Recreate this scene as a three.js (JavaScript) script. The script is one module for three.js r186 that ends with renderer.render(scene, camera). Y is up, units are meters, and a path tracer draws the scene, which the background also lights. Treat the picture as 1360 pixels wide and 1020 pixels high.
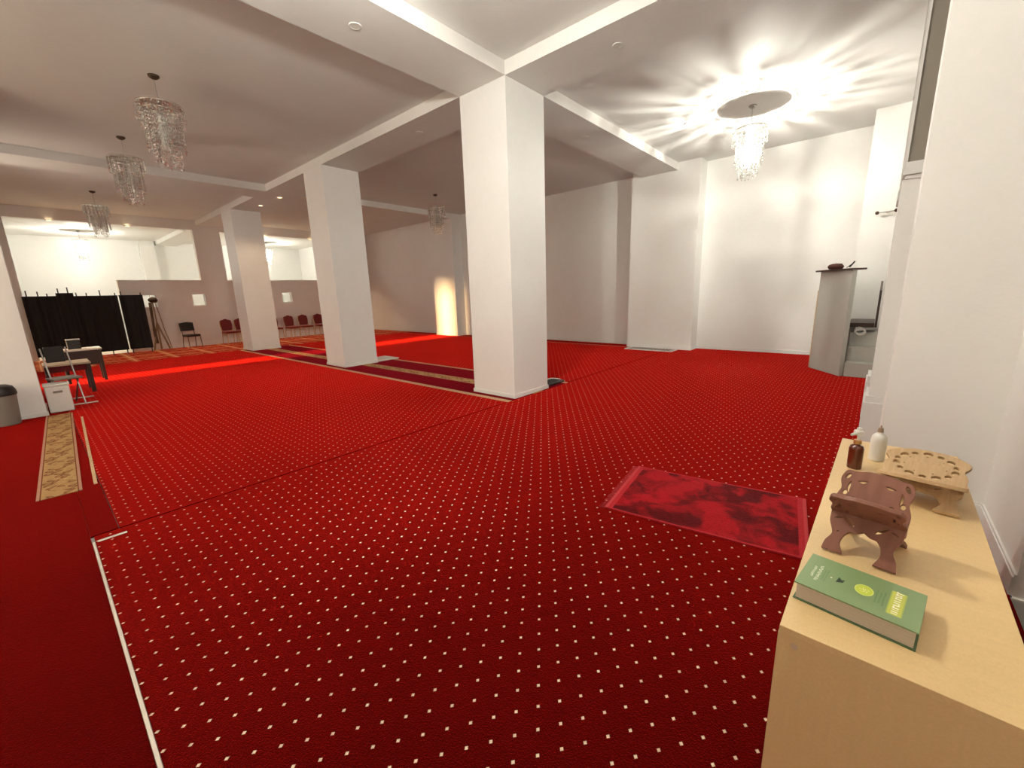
import * as THREE from 'three';
import { RoundedBoxGeometry } from 'three/addons/geometries/RoundedBoxGeometry.js';
import { mergeGeometries, mergeVertices } from 'three/addons/utils/BufferGeometryUtils.js';
import { RectAreaLightUniformsLib } from 'three/addons/lights/RectAreaLightUniformsLib.js';

// ------------------------------------------------------------------ camera, light, exposure
RectAreaLightUniformsLib.init();
const scene = new THREE.Scene();
scene.background = new THREE.Color().setRGB(6.5, 5.6, 4.6);          // dusk sky, seen by the room only through the side window
const renderer = new THREE.WebGLRenderer({ antialias: true });
renderer.toneMapping = THREE.LinearToneMapping;
renderer.toneMappingExposure = 1.82;
renderer.shadowMap.enabled = true;
const camera = new THREE.PerspectiveCamera(2 * Math.atan(510 / 550.44) * 180 / Math.PI, 1360 / 1020, 0.05, 100);
{
  const yaw = 0.718936, pitch = 0.216012, roll = -0.032441;
  const F = new THREE.Vector3(Math.cos(yaw) * Math.cos(pitch), -Math.sin(pitch), -Math.sin(yaw) * Math.cos(pitch));
  const R0 = new THREE.Vector3().crossVectors(F, new THREE.Vector3(0, 1, 0)).normalize();
  const U0 = new THREE.Vector3().crossVectors(R0, F);
  const R = R0.clone().multiplyScalar(Math.cos(roll)).addScaledVector(U0, Math.sin(roll));
  const U = U0.clone().multiplyScalar(Math.cos(roll)).addScaledVector(R0, -Math.sin(roll));
  camera.quaternion.setFromRotationMatrix(new THREE.Matrix4().makeBasis(R, U, F.clone().negate()));
  camera.position.set(0, 1.55, 0);
}
scene.add(camera);
const LAMP_COLOR = new THREE.Color().setRGB(1.0, 0.985, 0.87);
const LAMP_POWER = 14;         // candela of one lit chandelier
const NEAR_POWER = 26;         // the one over the near bay
const FAR_POWER = 11;          // candela of the chandeliers in the second hall
const sun = new THREE.DirectionalLight(new THREE.Color(1.0, 0.62, 0.28), 7);   // low sun through the tall side window
sun.position.set(-20, 0.17 * 20 + 1.0, -12.2 + 0.0);
sun.target.position.set(0, 1.0, -12.45);
sun.castShadow = true; sun.shadow.radius = 9; sun.shadow.mapSize.set(2048, 2048);
Object.assign(sun.shadow.camera, { left: -20, right: 20, top: 12, bottom: -12, near: 0.5, far: 60 });
scene.add(sun, sun.target);

// ------------------------------------------------------------------ helpers
let seed = 7;
const rnd = () => { seed = (seed * 1664525 + 1013904223) >>> 0; return seed / 4294967296; };
const rr = (a, b) => a + (b - a) * rnd();
const names = {};
function numbered(n) { names[n] = (names[n] ?? -1) + 1; return names[n] ? n + '_' + String(names[n]).padStart(3, '0') : n; }
function metreUV(g) {                                    // texture coordinates in metres, by the way each face points
  if (g.index) g = g.toNonIndexed();
  const p = g.attributes.position, n = g.attributes.normal, uv = new Float32Array(p.count * 2);
  for (let i = 0; i < p.count; i++) {
    const ax = Math.abs(n.getX(i)), ay = Math.abs(n.getY(i)), az = Math.abs(n.getZ(i));
    const [u, v] = ay >= ax && ay >= az ? [p.getX(i), p.getZ(i)] : ax >= az ? [p.getZ(i), p.getY(i)] : [p.getX(i), p.getY(i)];
    uv[2 * i] = u; uv[2 * i + 1] = v;
  }
  g.setAttribute('uv', new THREE.BufferAttribute(uv, 2));
  return g;
}
function box(x0, x1, y0, y1, z0, z1) { const g = new THREE.BoxGeometry(x1 - x0, y1 - y0, z1 - z0); g.translate((x0 + x1) / 2, (y0 + y1) / 2, (z0 + z1) / 2); return metreUV(g); }
function rbox(x0, x1, y0, y1, z0, z1, r = 0.004, s = 2) { const g = new RoundedBoxGeometry(x1 - x0, y1 - y0, z1 - z0, s, r); g.translate((x0 + x1) / 2, (y0 + y1) / 2, (z0 + z1) / 2); return metreUV(g); }
function bar(a, b, r, seg = 8, r2 = r) {                  // a round bar from a to b
  const A = new THREE.Vector3(...a), B = new THREE.Vector3(...b), d = B.clone().sub(A), g = new THREE.CylinderGeometry(r2, r, d.length(), seg);
  g.applyQuaternion(new THREE.Quaternion().setFromUnitVectors(new THREE.Vector3(0, 1, 0), d.normalize()));
  g.translate((A.x + B.x) / 2, (A.y + B.y) / 2, (A.z + B.z) / 2); return g;
}
function tube(pts, r, seg = 24, rad = 8) { return new THREE.TubeGeometry(new THREE.CatmullRomCurve3(pts.map(p => new THREE.Vector3(...p))), seg, r, rad); }
function merge(list) { return list.length === 1 ? list[0] : mergeGeometries(list.map(g => { const h = g.index ? g.toNonIndexed() : g.clone(); for (const k of Object.keys(h.attributes)) if (!['position', 'normal', 'uv'].includes(k)) h.deleteAttribute(k); return h; })); }
function mesh(name, geo, mat, parent = scene) {
  const m = new THREE.Mesh(Array.isArray(geo) ? merge(geo) : geo, mat);
  m.name = parent === scene ? numbered(name) : name; m.castShadow = m.receiveShadow = true; parent.add(m); return m;
}
function tag(o, label, category, group) { Object.assign(o.userData, { label, category }); if (group) o.userData.group = group; return o; }
function struct(name, geo, mat, label, category) { const m = mesh(name, geo, mat); m.userData.kind = 'structure'; if (label) tag(m, label, category); return m; }
function thing(name, label, category, [x, y, z] = [0, 0, 0], turn = 0, group) { const o = new THREE.Group(); o.name = numbered(name); o.position.set(x, y, z); o.rotation.y = turn; scene.add(o); return tag(o, label, category, group); }
function dup(src, [x, y, z], turn, label) { const c = src.clone(); c.name = numbered(src.name.replace(/_\d{3}$/, '')); c.userData = { ...src.userData }; if (label) c.userData.label = label; c.position.set(x, y, z); c.rotation.y = turn; scene.add(c); return c; }

// value noise
const NT = new Float32Array(65536); { let s = 99; for (let i = 0; i < 65536; i++) { s = (s * 1664525 + 1013904223) >>> 0; NT[i] = s / 4294967296; } }
function vn(x, y, per = 256) { const xi = Math.floor(x), yi = Math.floor(y), fx = x - xi, fy = y - yi, sx = fx * fx * (3 - 2 * fx), sy = fy * fy * (3 - 2 * fy);
  const w = (a, b) => NT[((((b % per) + per) % per) * 256 + (((a % per) + per) % per)) & 65535];
  return (w(xi, yi) * (1 - sx) + w(xi + 1, yi) * sx) * (1 - sy) + (w(xi, yi + 1) * (1 - sx) + w(xi + 1, yi + 1) * sx) * sy; }
function fbm(x, y, per, o = 4) { let s = 0, a = 0.5, t = 0; for (let i = 0; i < o; i++) { s += a * vn(x, y, per); t += a; x *= 2; y *= 2; per *= 2; a *= 0.5; } return s / t; }
const toS = c => 255 * (c <= 0.0031308 ? 12.92 * c : 1.055 * Math.pow(Math.min(1, c), 1 / 2.4) - 0.055);
function texture(w, h, fn, srgb = true) {                  // fn(u,v) returns linear rgb (or a height)
  const d = new Uint8Array(w * h * 4);
  for (let j = 0; j < h; j++) for (let i = 0; i < w; i++) {
    const c = fn((i + 0.5) / w, (j + 0.5) / h), k = 4 * (j * w + i);
    if (typeof c === 'number') d[k] = d[k + 1] = d[k + 2] = 255 * Math.max(0, Math.min(1, c));
    else for (let q = 0; q < 3; q++) d[k + q] = srgb ? toS(Math.max(0, c[q])) : 255 * c[q];
    d[k + 3] = 255;
  }
  const t = new THREE.DataTexture(d, w, h); t.wrapS = t.wrapT = THREE.RepeatWrapping; t.magFilter = THREE.LinearFilter; t.minFilter = THREE.LinearMipmapLinearFilter; t.generateMipmaps = true;
  if (srgb) t.colorSpace = THREE.SRGBColorSpace; t.needsUpdate = true; return t;
}
function rep(t, u, v) { const c = t.clone(); c.repeat.set(u, v); c.needsUpdate = true; return c; }
const mix = (a, b, t) => a.map((x, i) => x + (b[i] - x) * t);
const std = o => new THREE.MeshStandardMaterial(o), phys = o => new THREE.MeshPhysicalMaterial(o);
const lin = (r, g, b) => new THREE.Color().setRGB(r, g, b);

// ------------------------------------------------------------------ materials
const paintTex = texture(512, 512, (u, v) => { const a = fbm(u * 4, v * 4, 4, 5), b = fbm(u * 40, v * 40, 40, 2); const k = 0.95 + 0.07 * a - 0.02 * b; return [k, k, k]; });
const paintBump = texture(256, 256, (u, v) => fbm(u * 32, v * 32, 32, 3), false);
const paint = (r, g, b, rough = 0.62) => std({ color: lin(r, g, b), map: rep(paintTex, 0.4, 0.4), bumpMap: rep(paintBump, 2, 2), bumpScale: 0.0006, roughness: rough });
const M = {};
M.wall = paint(0.86, 0.85, 0.82);
M.ceiling = paint(0.84, 0.82, 0.79, 0.7);
M.beam = paint(0.84, 0.82, 0.79, 0.7);
M.trim = paint(0.82, 0.81, 0.79, 0.4);
M.pillar = paint(0.86, 0.85, 0.83, 0.5);
M.taupe = std({ color: lin(0.27, 0.24, 0.20), roughness: 0.22 });
M.concrete = std({ color: lin(0.35, 0.33, 0.3), roughness: 0.9 });
M.greyPaint = paint(0.50, 0.50, 0.46, 0.5);
M.rawWood = std({ color: lin(0.62, 0.47, 0.32), roughness: 0.6 });

const RED = [0.038, 0.0005, 0.0004], DOT = [0.80, 0.66, 0.48];
// dotted carpet: staggered dots 139 mm by 103.5 mm apart; the tile holds 16 by 16 of them
const PX = 0.139, PZ = 0.1035;
const dotTex = texture(2048, 2048, (u, v) => {
  const x = u * 16, y = v * 16, g = fbm(u * 512, v * 512, 512, 2), l = fbm(u * 8, v * 8, 8, 4);
  let hit = 0;
  for (const [ox, oy] of [[0.25, 0.25], [0.75, 0.75]]) {
    const dx = (x - ox - Math.round(x - ox)) * PX, dy = (y - oy - Math.round(y - oy)) * PZ;
    const e = Math.abs(dx) / 0.0078 + Math.abs(dy) / 0.0068; if (e < 1.25) hit = Math.max(hit, Math.min(1, (1.25 - e) * 3.2));
  }
  return mix(RED.map(c => c * (0.66 + 0.46 * g + 0.22 * l)), DOT.map(c => c * (0.8 + 0.25 * g)), hit);
});
const plainTex = texture(1024, 1024, (u, v) => { const g = fbm(u * 256, v * 256, 256, 2), l = fbm(u * 6, v * 6, 6, 4); return RED.map((c, i) => c * (0.62 + 0.46 * g + 0.32 * l)); });
const pileBump = texture(512, 512, (u, v) => fbm(u * 128, v * 128, 128, 3), false);
const carpet = (map, o = {}) => phys({ map, roughness: 1, bumpMap: rep(pileBump, 2.5, 2.5), bumpScale: 0.003, sheen: 2, sheenColor: lin(1.0, 0.022, 0.014), sheenRoughness: 1.0, specularIntensity: 0.05, ...o });
M.dot = carpet(rep(dotTex, 1 / (16 * PX), 1 / (16 * PZ)));
M.plain = carpet(rep(plainTex, 0.6, 0.6), { sheen: 1.1 });
M.plainMaroon = carpet(rep(plainTex, 0.5, 0.5), { color: lin(0.75, 0.8, 1), sheen: 1.0, sheenColor: lin(0.8, 0.02, 0.05) });
// woven ornament: gold ground with dark red leaf scrolls
const GOLD = [0.56, 0.36, 0.16], BROWN = [0.16, 0.03, 0.015], PALE = [0.62, 0.44, 0.26];
const LEAVES = []; { let q = 31; const w = () => { q = (q * 1664525 + 1013904223) >>> 0; return q / 4294967296; };
  for (let k = 0; k < 22; k++) LEAVES.push([0.16 + 0.68 * w(), (k + 0.5 * w()) / 22, (k % 2 ? 0.6 : -0.5) + 0.5 * (w() - 0.5), 0.11 + 0.07 * w(), 0.022 + 0.014 * w()]); }
const scrollTex = texture(512, 1024, (u, v) => {
  const g = fbm(u * 96, v * 192, 256, 2), m = fbm(u * 8, v * 14, 64, 3); let c = mix(GOLD, [0.40, 0.22, 0.09], m);
  for (const [cx, cy, a, l, w] of LEAVES) { const dx = u - cx, dy = (v - cy - Math.round(v - cy)) * 2.2, p = dx * Math.cos(a) + dy * Math.sin(a), t = -dx * Math.sin(a) + dy * Math.cos(a), e = (p / l) ** 2 + (t / (w * 2 * (1 - 0.4 * p / l))) ** 2; if (e < 1) c = e < 0.25 ? mix(GOLD, BROWN, 0.45) : mix(BROWN, GOLD, 0.12); }
  const st = Math.abs(u - 0.5 - 0.24 * Math.sin(v * Math.PI * 6)); if (st < 0.02) c = mix(BROWN, GOLD, 0.3);
  if (u < 0.07 || u > 0.93) c = [0.55, 0.28, 0.20]; else if (u < 0.10 || u > 0.90) c = BROWN;
  return c.map(x => x * (0.7 + 0.6 * g));
});
M.scroll = carpet(scrollTex, { sheen: 0.5, sheenColor: lin(0.6, 0.4, 0.2) });
const paleTex = texture(256, 256, (u, v) => { const g = fbm(u * 64, v * 64, 64, 2), s = Math.sin(v * Math.PI * 32) * Math.sin(u * Math.PI * 2); return mix(PALE, [0.4, 0.12, 0.06], s > 0.35 ? 0.8 : 0.1).map(x => x * (0.7 + 0.6 * g)); });
M.paleBorder = carpet(paleTex, { sheen: 0.4, sheenColor: lin(0.7, 0.5, 0.3) });
const latticeTex = texture(1024, 1024, (u, v) => {           // far carpet: red panels framed by gold scrolls
  const g = fbm(u * 200, v * 200, 200, 2), x = u * 2 % 1, y = v * 2 % 1; let c = [0.22, 0.006, 0.005];
  const e = Math.min(x, 1 - x, y, 1 - y), w = 0.10 + 0.03 * Math.sin((x + y) * 40);
  if (e < w) c = mix(GOLD, [0.25, 0.01, 0.008], 0.5 + 0.4 * Math.sin(x * 60) * Math.sin(y * 60)); if (e < 0.02) c = PALE;
  const r = Math.hypot(x - 0.5, y - 0.5), th = Math.atan2(y - 0.5, x - 0.5); if (Math.abs(r - 0.2 - 0.05 * Math.cos(4 * th)) < 0.035) c = mix(GOLD, [0.25, 0.01, 0.008], 0.45);
  return c.map(q => q * (0.7 + 0.6 * g));
});
M.lattice = carpet(rep(latticeTex, 0.55, 0.55), { sheen: 1.2, sheenColor: lin(0.9, 0.08, 0.04) });
const velvetTex = texture(512, 768, (u, v) => {              // crushed velvet: the nap lies in patches
  const a = fbm(u * 4 + 3 * fbm(u * 5, v * 6, 64, 3), v * 9 + 2 * fbm(u * 4 + 9, v * 4, 64, 3), 64, 5), g = fbm(u * 128, v * 192, 256, 2);
  const t = Math.min(1, Math.max(0, (a - 0.36) * 3.6));
  let c = mix([0.085, 0.001, 0.002], [0.30, 0.004, 0.008], t);
  if (v < 0.035 || v > 0.965 || u < 0.02 || u > 0.98) c = [0.36, 0.016, 0.022];
  return c.map(q => q * (0.75 + 0.5 * g));
});
M.velvet = phys({ map: velvetTex, roughness: 0.75, sheen: 0.6, specularIntensity: 0.15, sheenColor: lin(0.9, 0.02, 0.03), sheenRoughness: 0.4, bumpMap: rep(pileBump, 1, 1), bumpScale: 0.002 });
const mapleTex = texture(512, 1024, (u, v) => { const f = fbm(u * 90, v * 6, 90, 3), g = fbm(u * 256, v * 256, 256, 2), l = fbm(u * 3, v * 3, 3, 3); return [0.76, 0.53, 0.26].map((c, i) => c * (0.88 + 0.05 * f + 0.1 * g + 0.06 * l)); });
M.maple = std({ map: rep(mapleTex, 1.1, 1.1), roughness: 0.42 });
const walnutTex = texture(256, 512, (u, v) => { const f = fbm(u * 40, v * 4, 40, 3), w = 0.5 + 0.5 * Math.sin((u * 9 + 2 * fbm(u * 4, v * 2, 8, 3)) * 6.28); return mix([0.20, 0.075, 0.046], [0.31, 0.125, 0.08], 0.7 * f + 0.15 * w); });
M.walnut = std({ map: rep(walnutTex, 2, 2), roughness: 0.5 });
const beechTex = texture(256, 512, (u, v) => { const f = fbm(u * 40, v * 4, 40, 3); return mix([0.50, 0.32, 0.16], [0.64, 0.44, 0.25], f); });
M.beech = std({ map: rep(beechTex, 4, 4), roughness: 0.5 });
M.darkWood = std({ color: lin(0.045, 0.02, 0.013), roughness: 0.4 });
M.blackCloth = phys({ color: lin(0.006, 0.006, 0.0055), roughness: 0.8, sheen: 0.3, sheenColor: lin(0.2, 0.2, 0.18), sheenRoughness: 0.5 });
M.blackPlastic = std({ color: lin(0.012, 0.011, 0.010), roughness: 0.45 });
M.greyPlastic = std({ color: lin(0.22, 0.20, 0.17), roughness: 0.5 });
M.whitePlastic = std({ color: lin(0.80, 0.78, 0.73), roughness: 0.35 });
M.brownPlastic = phys({ color: lin(0.12, 0.022, 0.008), roughness: 0.18, clearcoat: 0.6 });
M.chrome = std({ color: lin(0.75, 0.73, 0.68), metalness: 1, roughness: 0.18 });
M.gold = std({ color: lin(0.62, 0.40, 0.16), metalness: 0.9, roughness: 0.35 });
M.bronze = std({ color: lin(0.10, 0.065, 0.04), metalness: 0.6, roughness: 0.45 });
M.steel = std({ color: lin(0.5, 0.49, 0.47), metalness: 0.9, roughness: 0.35 });
M.paleMetal = std({ color: lin(0.75, 0.68, 0.58), metalness: 0.3, roughness: 0.4 });
M.redCloth = phys({ color: lin(0.14, 0.008, 0.010), roughness: 0.85, sheen: 0.4, sheenColor: lin(0.6, 0.1, 0.1) });
M.paper = std({ color: lin(0.62, 0.53, 0.42), roughness: 0.9 });
M.crystal = phys({ color: lin(0.97, 0.97, 0.95), roughness: 0.04, transmission: 1, thickness: 0.01, ior: 1.5 });
M.bulb = std({ color: lin(1, 1, 1), emissive: lin(1, 0.96, 0.84), emissiveIntensity: 55 });
M.lens = std({ color: lin(0.8, 0.78, 0.72), roughness: 0.3 });
M.litLens = std({ color: lin(1, 1, 1), emissive: lin(1, 0.75, 0.42), emissiveIntensity: 2.6 });

// ------------------------------------------------------------------ the halls
const H = 4.283, HC = 4.447;                                  // underside of beams, ceiling
const XF = 11.2, ZF = -18.9, ZB = -26.2;                      // long wall, wall with openings, back of the second hall
struct('floor', box(-3.4, XF + 0.3, -0.25, -0.012, ZB - 0.2, 1.1), M.concrete);
struct('ceiling', box(-3.4, XF + 0.3, HC, HC + 0.25, ZB - 0.2, 1.1), M.ceiling);
struct('wall_far', box(XF, XF + 0.3, -0.012, HC, ZB, 1.1), M.wall);
{ // left wall with a wide curtained window, out of the picture
  const q = a => a.map(p => new THREE.Vector2(...p)), s = new THREE.Shape(q([[-9.95, -0.012], [1.1, -0.012], [1.1, HC], [-9.95, HC]]));
  s.holes.push(new THREE.Path(q([[-8.4, 0.6], [-5.9, 0.6], [-5.9, 3.8], [-8.4, 3.8]])));
  const g = new THREE.ExtrudeGeometry(s, { depth: 0.2, bevelEnabled: false }); g.rotateY(-Math.PI / 2); g.translate(-3.2, 0, 0);
  struct('wall_left', metreUV(g), M.wall);
  const fr = [-8.4, -7.18, -5.96].map(z => box(-3.36, -3.30, 0.6, 3.8, z, z + 0.06)); for (const y of [0.6, 3.74]) fr.push(box(-3.36, -3.30, y, y + 0.06, -8.4, -5.9));
  struct('window_2', merge(fr), M.trim, 'wide window frame behind a white net curtain', 'window');
  const c = new THREE.PlaneGeometry(2.7, 3.3, 120, 1), p = c.attributes.position; for (let i = 0; i < p.count; i++) p.setZ(i, 0.02 * Math.sin(p.getX(i) * 40));
  c.computeVertexNormals(); c.rotateY(Math.PI / 2); c.translate(-3.15, 2.2, -7.15);
  tag(mesh('net_curtain', c, phys({ color: lin(0.47, 0.47, 0.45), roughness: 1, transmission: 0.7, thickness: 0, side: THREE.DoubleSide })), 'white net curtain over the wide side window', 'curtain');
}
struct('wall_left_return', box(-3.2, -0.92, -0.012, HC, -9.95, -9.75), M.wall);
{ // side wall of the rear part, with a tall window the low sun shines through
  const y0 = -0.012, y1 = HC, z0 = ZB, z1 = -9.95, s = new THREE.Shape([[z0, y0], [z1, y0], [z1, y1], [z0, y1]].map(a => new THREE.Vector2(...a)));
  s.holes.push(new THREE.Path([[-13.05, 0.02], [-12.1, 0.02], [-12.1, 3.9], [-13.05, 3.9]].map(a => new THREE.Vector2(...a))));
  const g = new THREE.ExtrudeGeometry(s, { depth: 0.2, bevelEnabled: false });
  g.rotateY(-Math.PI / 2); g.translate(-0.95, 0, 0); g.computeVertexNormals();
  struct('wall_side', metreUV(g), M.wall);
  const fr = [];
  for (const z of [-13.05, -12.16]) fr.push(box(-1.12, -1.02, 0.02, 3.9, z, z + 0.06));
  for (const y of [0.02, 3.84]) fr.push(box(-1.12, -1.02, y, y + 0.06, -12.99, -12.16));
  const w = struct('window_1', merge(fr), M.trim, 'tall narrow window frame in the side wall', 'window');
  mesh('pane', box(-1.075, -1.065, 0.08, 3.84, -12.99, -12.16), phys({ color: lin(1, 1, 1), transmission: 1, roughness: 0, thickness: 0 }), w);
}
{ // wall with the openings to the second hall
  const P = a => a.map(q => new THREE.Vector2(...q));
  const s = new THREE.Shape(P([[-0.95, -0.012], [0.02, -0.012], [0.04, 4.12], [4.44, 4.12], [4.44, 2.35], [2.14, 2.35], [2.14, -0.012], [XF, -0.012], [XF, HC], [-0.95, HC]]));
  s.holes.push(new THREE.Path(P([[5.27, 2.35], [9.75, 2.35], [9.75, 4.12], [5.27, 4.12]])));
  for (const x of [2.86, 4.27, 5.82, 7.35, 8.88]) s.holes.push(new THREE.Path(P([[x - 0.19, 1.47], [x + 0.19, 1.47], [x + 0.19, 1.87], [x - 0.19, 1.87]])));
  const g = new THREE.ExtrudeGeometry(s, { depth: 0.22, bevelEnabled: false }); g.translate(0, 0, ZF - 0.22);
  struct('wall_openings', metreUV(g), M.wall);
  struct('trim_1', merge([box(2.14, 4.44, 2.35, 2.375, ZF - 0.24, ZF + 0.02), box(5.27, 9.75, 2.35, 2.375, ZF - 0.24, ZF + 0.02)]), M.trim);
}
// second hall
struct('wall_second_hall', box(-3.4, XF, -0.012, HC, ZB - 0.2, ZB), M.wall);
struct('pilaster_second_hall', merge([box(3.95, 4.5, -0.012, HC, ZB, ZB + 0.35), box(8.9, 9.4, -0.012, HC, ZB, ZB + 0.35)]), M.wall);
struct('ceiling_beam', box(4.57, 5.4, H, HC, ZB, ZF - 0.22), M.beam);
struct('floor_second_hall', box(-0.95, XF, -0.012, 0, ZB, ZF - 0.02), std({ color: lin(0.62, 0.55, 0.45), roughness: 0.4 }));
// beams
struct('ceiling_beam', box(4.57, 5.4, H, HC, ZF, 0.5), M.beam);
struct('ceiling_beam', box(-3.2, 4.57, H, HC, -4.81, -3.95), M.beam);
struct('ceiling_beam', box(5.4, XF, H, HC, -4.81, -3.95), M.beam);
struct('ceiling_beam', box(-0.95, 4.57, H, HC, -13.0, -12.13), M.beam);
struct('ceiling_beam', box(5.4, XF, H, HC, -13.0, -12.13), M.beam);
// pilasters of the long wall, with their skirting
struct('pilaster', box(10.75, XF, 0, HC, -5.1, -3.42), M.wall);
struct('pilaster', box(10.75, XF, 0, HC, -13.35, -12.1), M.wall);
struct('pilaster', box(10.24, XF, 0, HC, -0.39, 0.5), M.wall);
const bb = 0.075;
struct('baseboard_far', merge([box(XF - 0.016, XF, 0, bb, -3.42, -0.39), box(XF - 0.016, XF, 0, bb, -12.1, -5.1), box(XF - 0.016, XF, 0, bb, ZF, -13.35), box(10.734, 10.75, 0, bb, -5.116, -3.404), box(10.75, XF - 0.016, 0, bb, -3.42, -3.404),
  box(10.734, 10.75, 0, bb, -13.366, -12.084), box(10.75, XF - 0.016, 0, bb, -12.1, -12.084), box(10.224, 10.24, 0, bb, -0.406, 0.5)]), M.trim);
struct('baseboard_openings', box(2.16, XF - 0.02, 0, bb, ZF, ZF + 0.016), M.trim);

// right hand wall: near stretch with the end at the door, pier, stretch behind the pilasters
struct('wall_right', merge([box(2.95, 3.85, -0.012, HC, 0.68, 1.1), box(-3.2, 1.85, -0.012, HC, 0.68, 1.1), box(1.85, 2.95, 2.25, HC, 0.68, 1.1)]), M.wall);
struct('wall_right_pier', box(3.85, 4.12, -0.012, HC, 0.128, 1.1), M.wall);
struct('wall_right_rear', box(4.12, 10.24, -0.012, HC, 0.5, 1.1), M.wall);
struct('baseboard_right', merge([box(2.95, 3.834, 0, 0.10, 0.664, 0.68), box(2.95, 3.834, 0.10, 0.115, 0.670, 0.68), box(3.834, 3.85, 0, 0.10, 0.112, 0.68), box(3.84, 3.85, 0.10, 0.115, 0.118, 0.67), box(4.12, 10.22, 0, 0.1, 0.484, 0.5)]), M.trim);
{
  const d = struct('door_1', rbox(1.87, 2.94, 0, 2.24, 0.72, 0.765, 0.004), M.taupe, 'taupe door leaf set in the white wall behind the cabinet', 'door');
  mesh('handle', [bar([2.82, 1.02, 0.72], [2.82, 1.02, 0.66], 0.009), bar([2.82, 1.02, 0.665], [2.70, 1.02, 0.665], 0.009)], M.steel, d);
}
function nichePilaster(x, zs, zp, zc, yp, yc0, yc1, label) {
  const t = thing('niche_pilaster', label, 'pilaster', [x, 0, 0], 0, 'stepped pilasters of the prayer niche'); t.userData.kind = 'structure';
  mesh('shaft', rbox(0, 0.42, yp, yc0, zs, 0.5, 0.006), M.wall, t);
  mesh('plinth', [rbox(-0.03, 0.45, 0, yp - 0.06, zp, 0.5, 0.006), rbox(-0.015, 0.435, yp - 0.06, yp, zp + 0.012, 0.5, 0.004)], M.trim, t);
  mesh('capital', [rbox(-0.035, 0.455, yc0 + 0.03, yc1, zc, 0.5, 0.006), rbox(-0.012, 0.43, yc0, yc0 + 0.03, zc + 0.02, 0.5, 0.004)], M.trim, t);
  mesh('upper_panel', box(0.03, 0.40, yc1, HC, zc + 0.022, 0.5), M.taupe, t);
  mesh('corner_bead', box(0.012, 0.03, yc1, HC, zc + 0.004, zc + 0.022), M.trim, t);
}
nichePilaster(5.0, 0.042, 0.008, 0.036, 0.51, 2.37, 2.50, 'stepped white pilaster with taupe upper panel beside the plain wall pier');
nichePilaster(6.2, 0.052, 0.006, 0.034, 0.49, 2.33, 2.47, 'stepped white pilaster with taupe upper panel next to the pulpit');

// ------------------------------------------------------------------ pillars
function pillar(x0, x1, z0, z1, label, top = H) {
  const t = thing('pillar', label, 'pillar', [(x0 + x1) / 2, 0, (z0 + z1) / 2]); t.userData.kind = 'structure';
  const a = (x1 - x0) / 2, b = (z1 - z0) / 2;
  mesh('shaft', box(-a, a, 0, top, -b, b), M.pillar, t);
  const s = 0.014; mesh('skirting', [box(-a - s, a + s, 0, 0.05, -b - s, -b), box(-a - s, a + s, 0, 0.05, b, b + s), box(-a - s, -a, 0, 0.05, -b, b), box(a, a + s, 0, 0.05, -b, b), box(-a - s * .6, a + s * .6, 0.05, 0.06, -b - s * .6, b + s * .6)], M.trim, t);
}
pillar(4.57, 5.40, -4.81, -3.95, 'square white pillar under the crossing of the ceiling beams');
pillar(4.57, 5.40, -9.93, -9.07, 'square white pillar with a white plate at its foot');
pillar(4.57, 5.40, -15.9, -15.03, 'square white pillar nearest the row of red chairs');
pillar(-0.92, -0.06, -9.95, -9.08, 'white pier beside the waste bin and ornamental carpet strip', HC);

// ------------------------------------------------------------------ carpets
function carpetGeo(x0, x1, z0, z1, step = 9, th = 0.012) {
  const nx = Math.max(1, Math.round((x1 - x0) / step)), nz = Math.max(1, Math.round((z1 - z0) / step));
  let g = new THREE.BoxGeometry(x1 - x0, th, z1 - z0, nx, 1, nz); g.translate((x0 + x1) / 2, -th / 2, (z0 + z1) / 2);
  g = metreUV(g);
  return g;
}
tag(mesh('dotted_carpet', mergeGeometries([carpetGeo(0.026, XF, -3.9, 0.11), carpetGeo(0.026, 3.84, 0.11, 0.67), carpetGeo(4.12, 10.23, 0.11, 0.49)]), M.dot), 'red carpet with small cream dots under the velvet prayer mat', 'carpet');
tag(mesh('dotted_carpet', carpetGeo(0.16, 4.35, -15.6, -3.914), M.dot), 'red dotted carpet between the ornamental strip and the pillar row', 'carpet');
tag(mesh('dotted_carpet', carpetGeo(5.95, 10.66, -15.6, -3.914), M.dot), 'red dotted carpet between the pillar row and the long blank wall', 'carpet');
tag(mesh('carpet_border', [carpetGeo(10.70, XF, -15.6, -3.905, 9)], M.plain), 'plain red carpet margin along the foot of the long wall', 'carpet');
tag(mesh('carpet_edging', [carpetGeo(10.66, 10.70, -15.6, -3.905, 9)], M.paleBorder), 'thin pale line woven along the carpet by the long wall', 'carpet edging');
{ // striped runner in the line of the pillars
  const t = thing('striped_carpet_runner', 'maroon carpet runner with a gold middle band between the pillars', 'carpet runner');
  const z0 = -15.6, z1 = -3.905;
  const bandUV = (g, x0, x1, per) => { const uv = g.attributes.uv; for (let i = 0; i < uv.count; i++) uv.setXY(i, (uv.getX(i) - x0) / (x1 - x0), uv.getY(i) / per); return g; };
  for (const [x0, x1] of [[4.35, 4.45], [5.86, 5.95]]) mesh('pale_border', bandUV(carpetGeo(x0, x1, z0, z1, 9), x0, x1, 0.6), M.paleBorder, t);
  for (const [x0, x1] of [[4.45, 4.96], [5.22, 5.86]]) mesh('field', carpetGeo(x0, x1, z0, z1, 9), M.plainMaroon, t);
  mesh('gold_band', bandUV(carpetGeo(4.96, 5.22, z0, z1, 9), 4.96, 5.22, 1.0), M.scroll, t);
}
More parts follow.
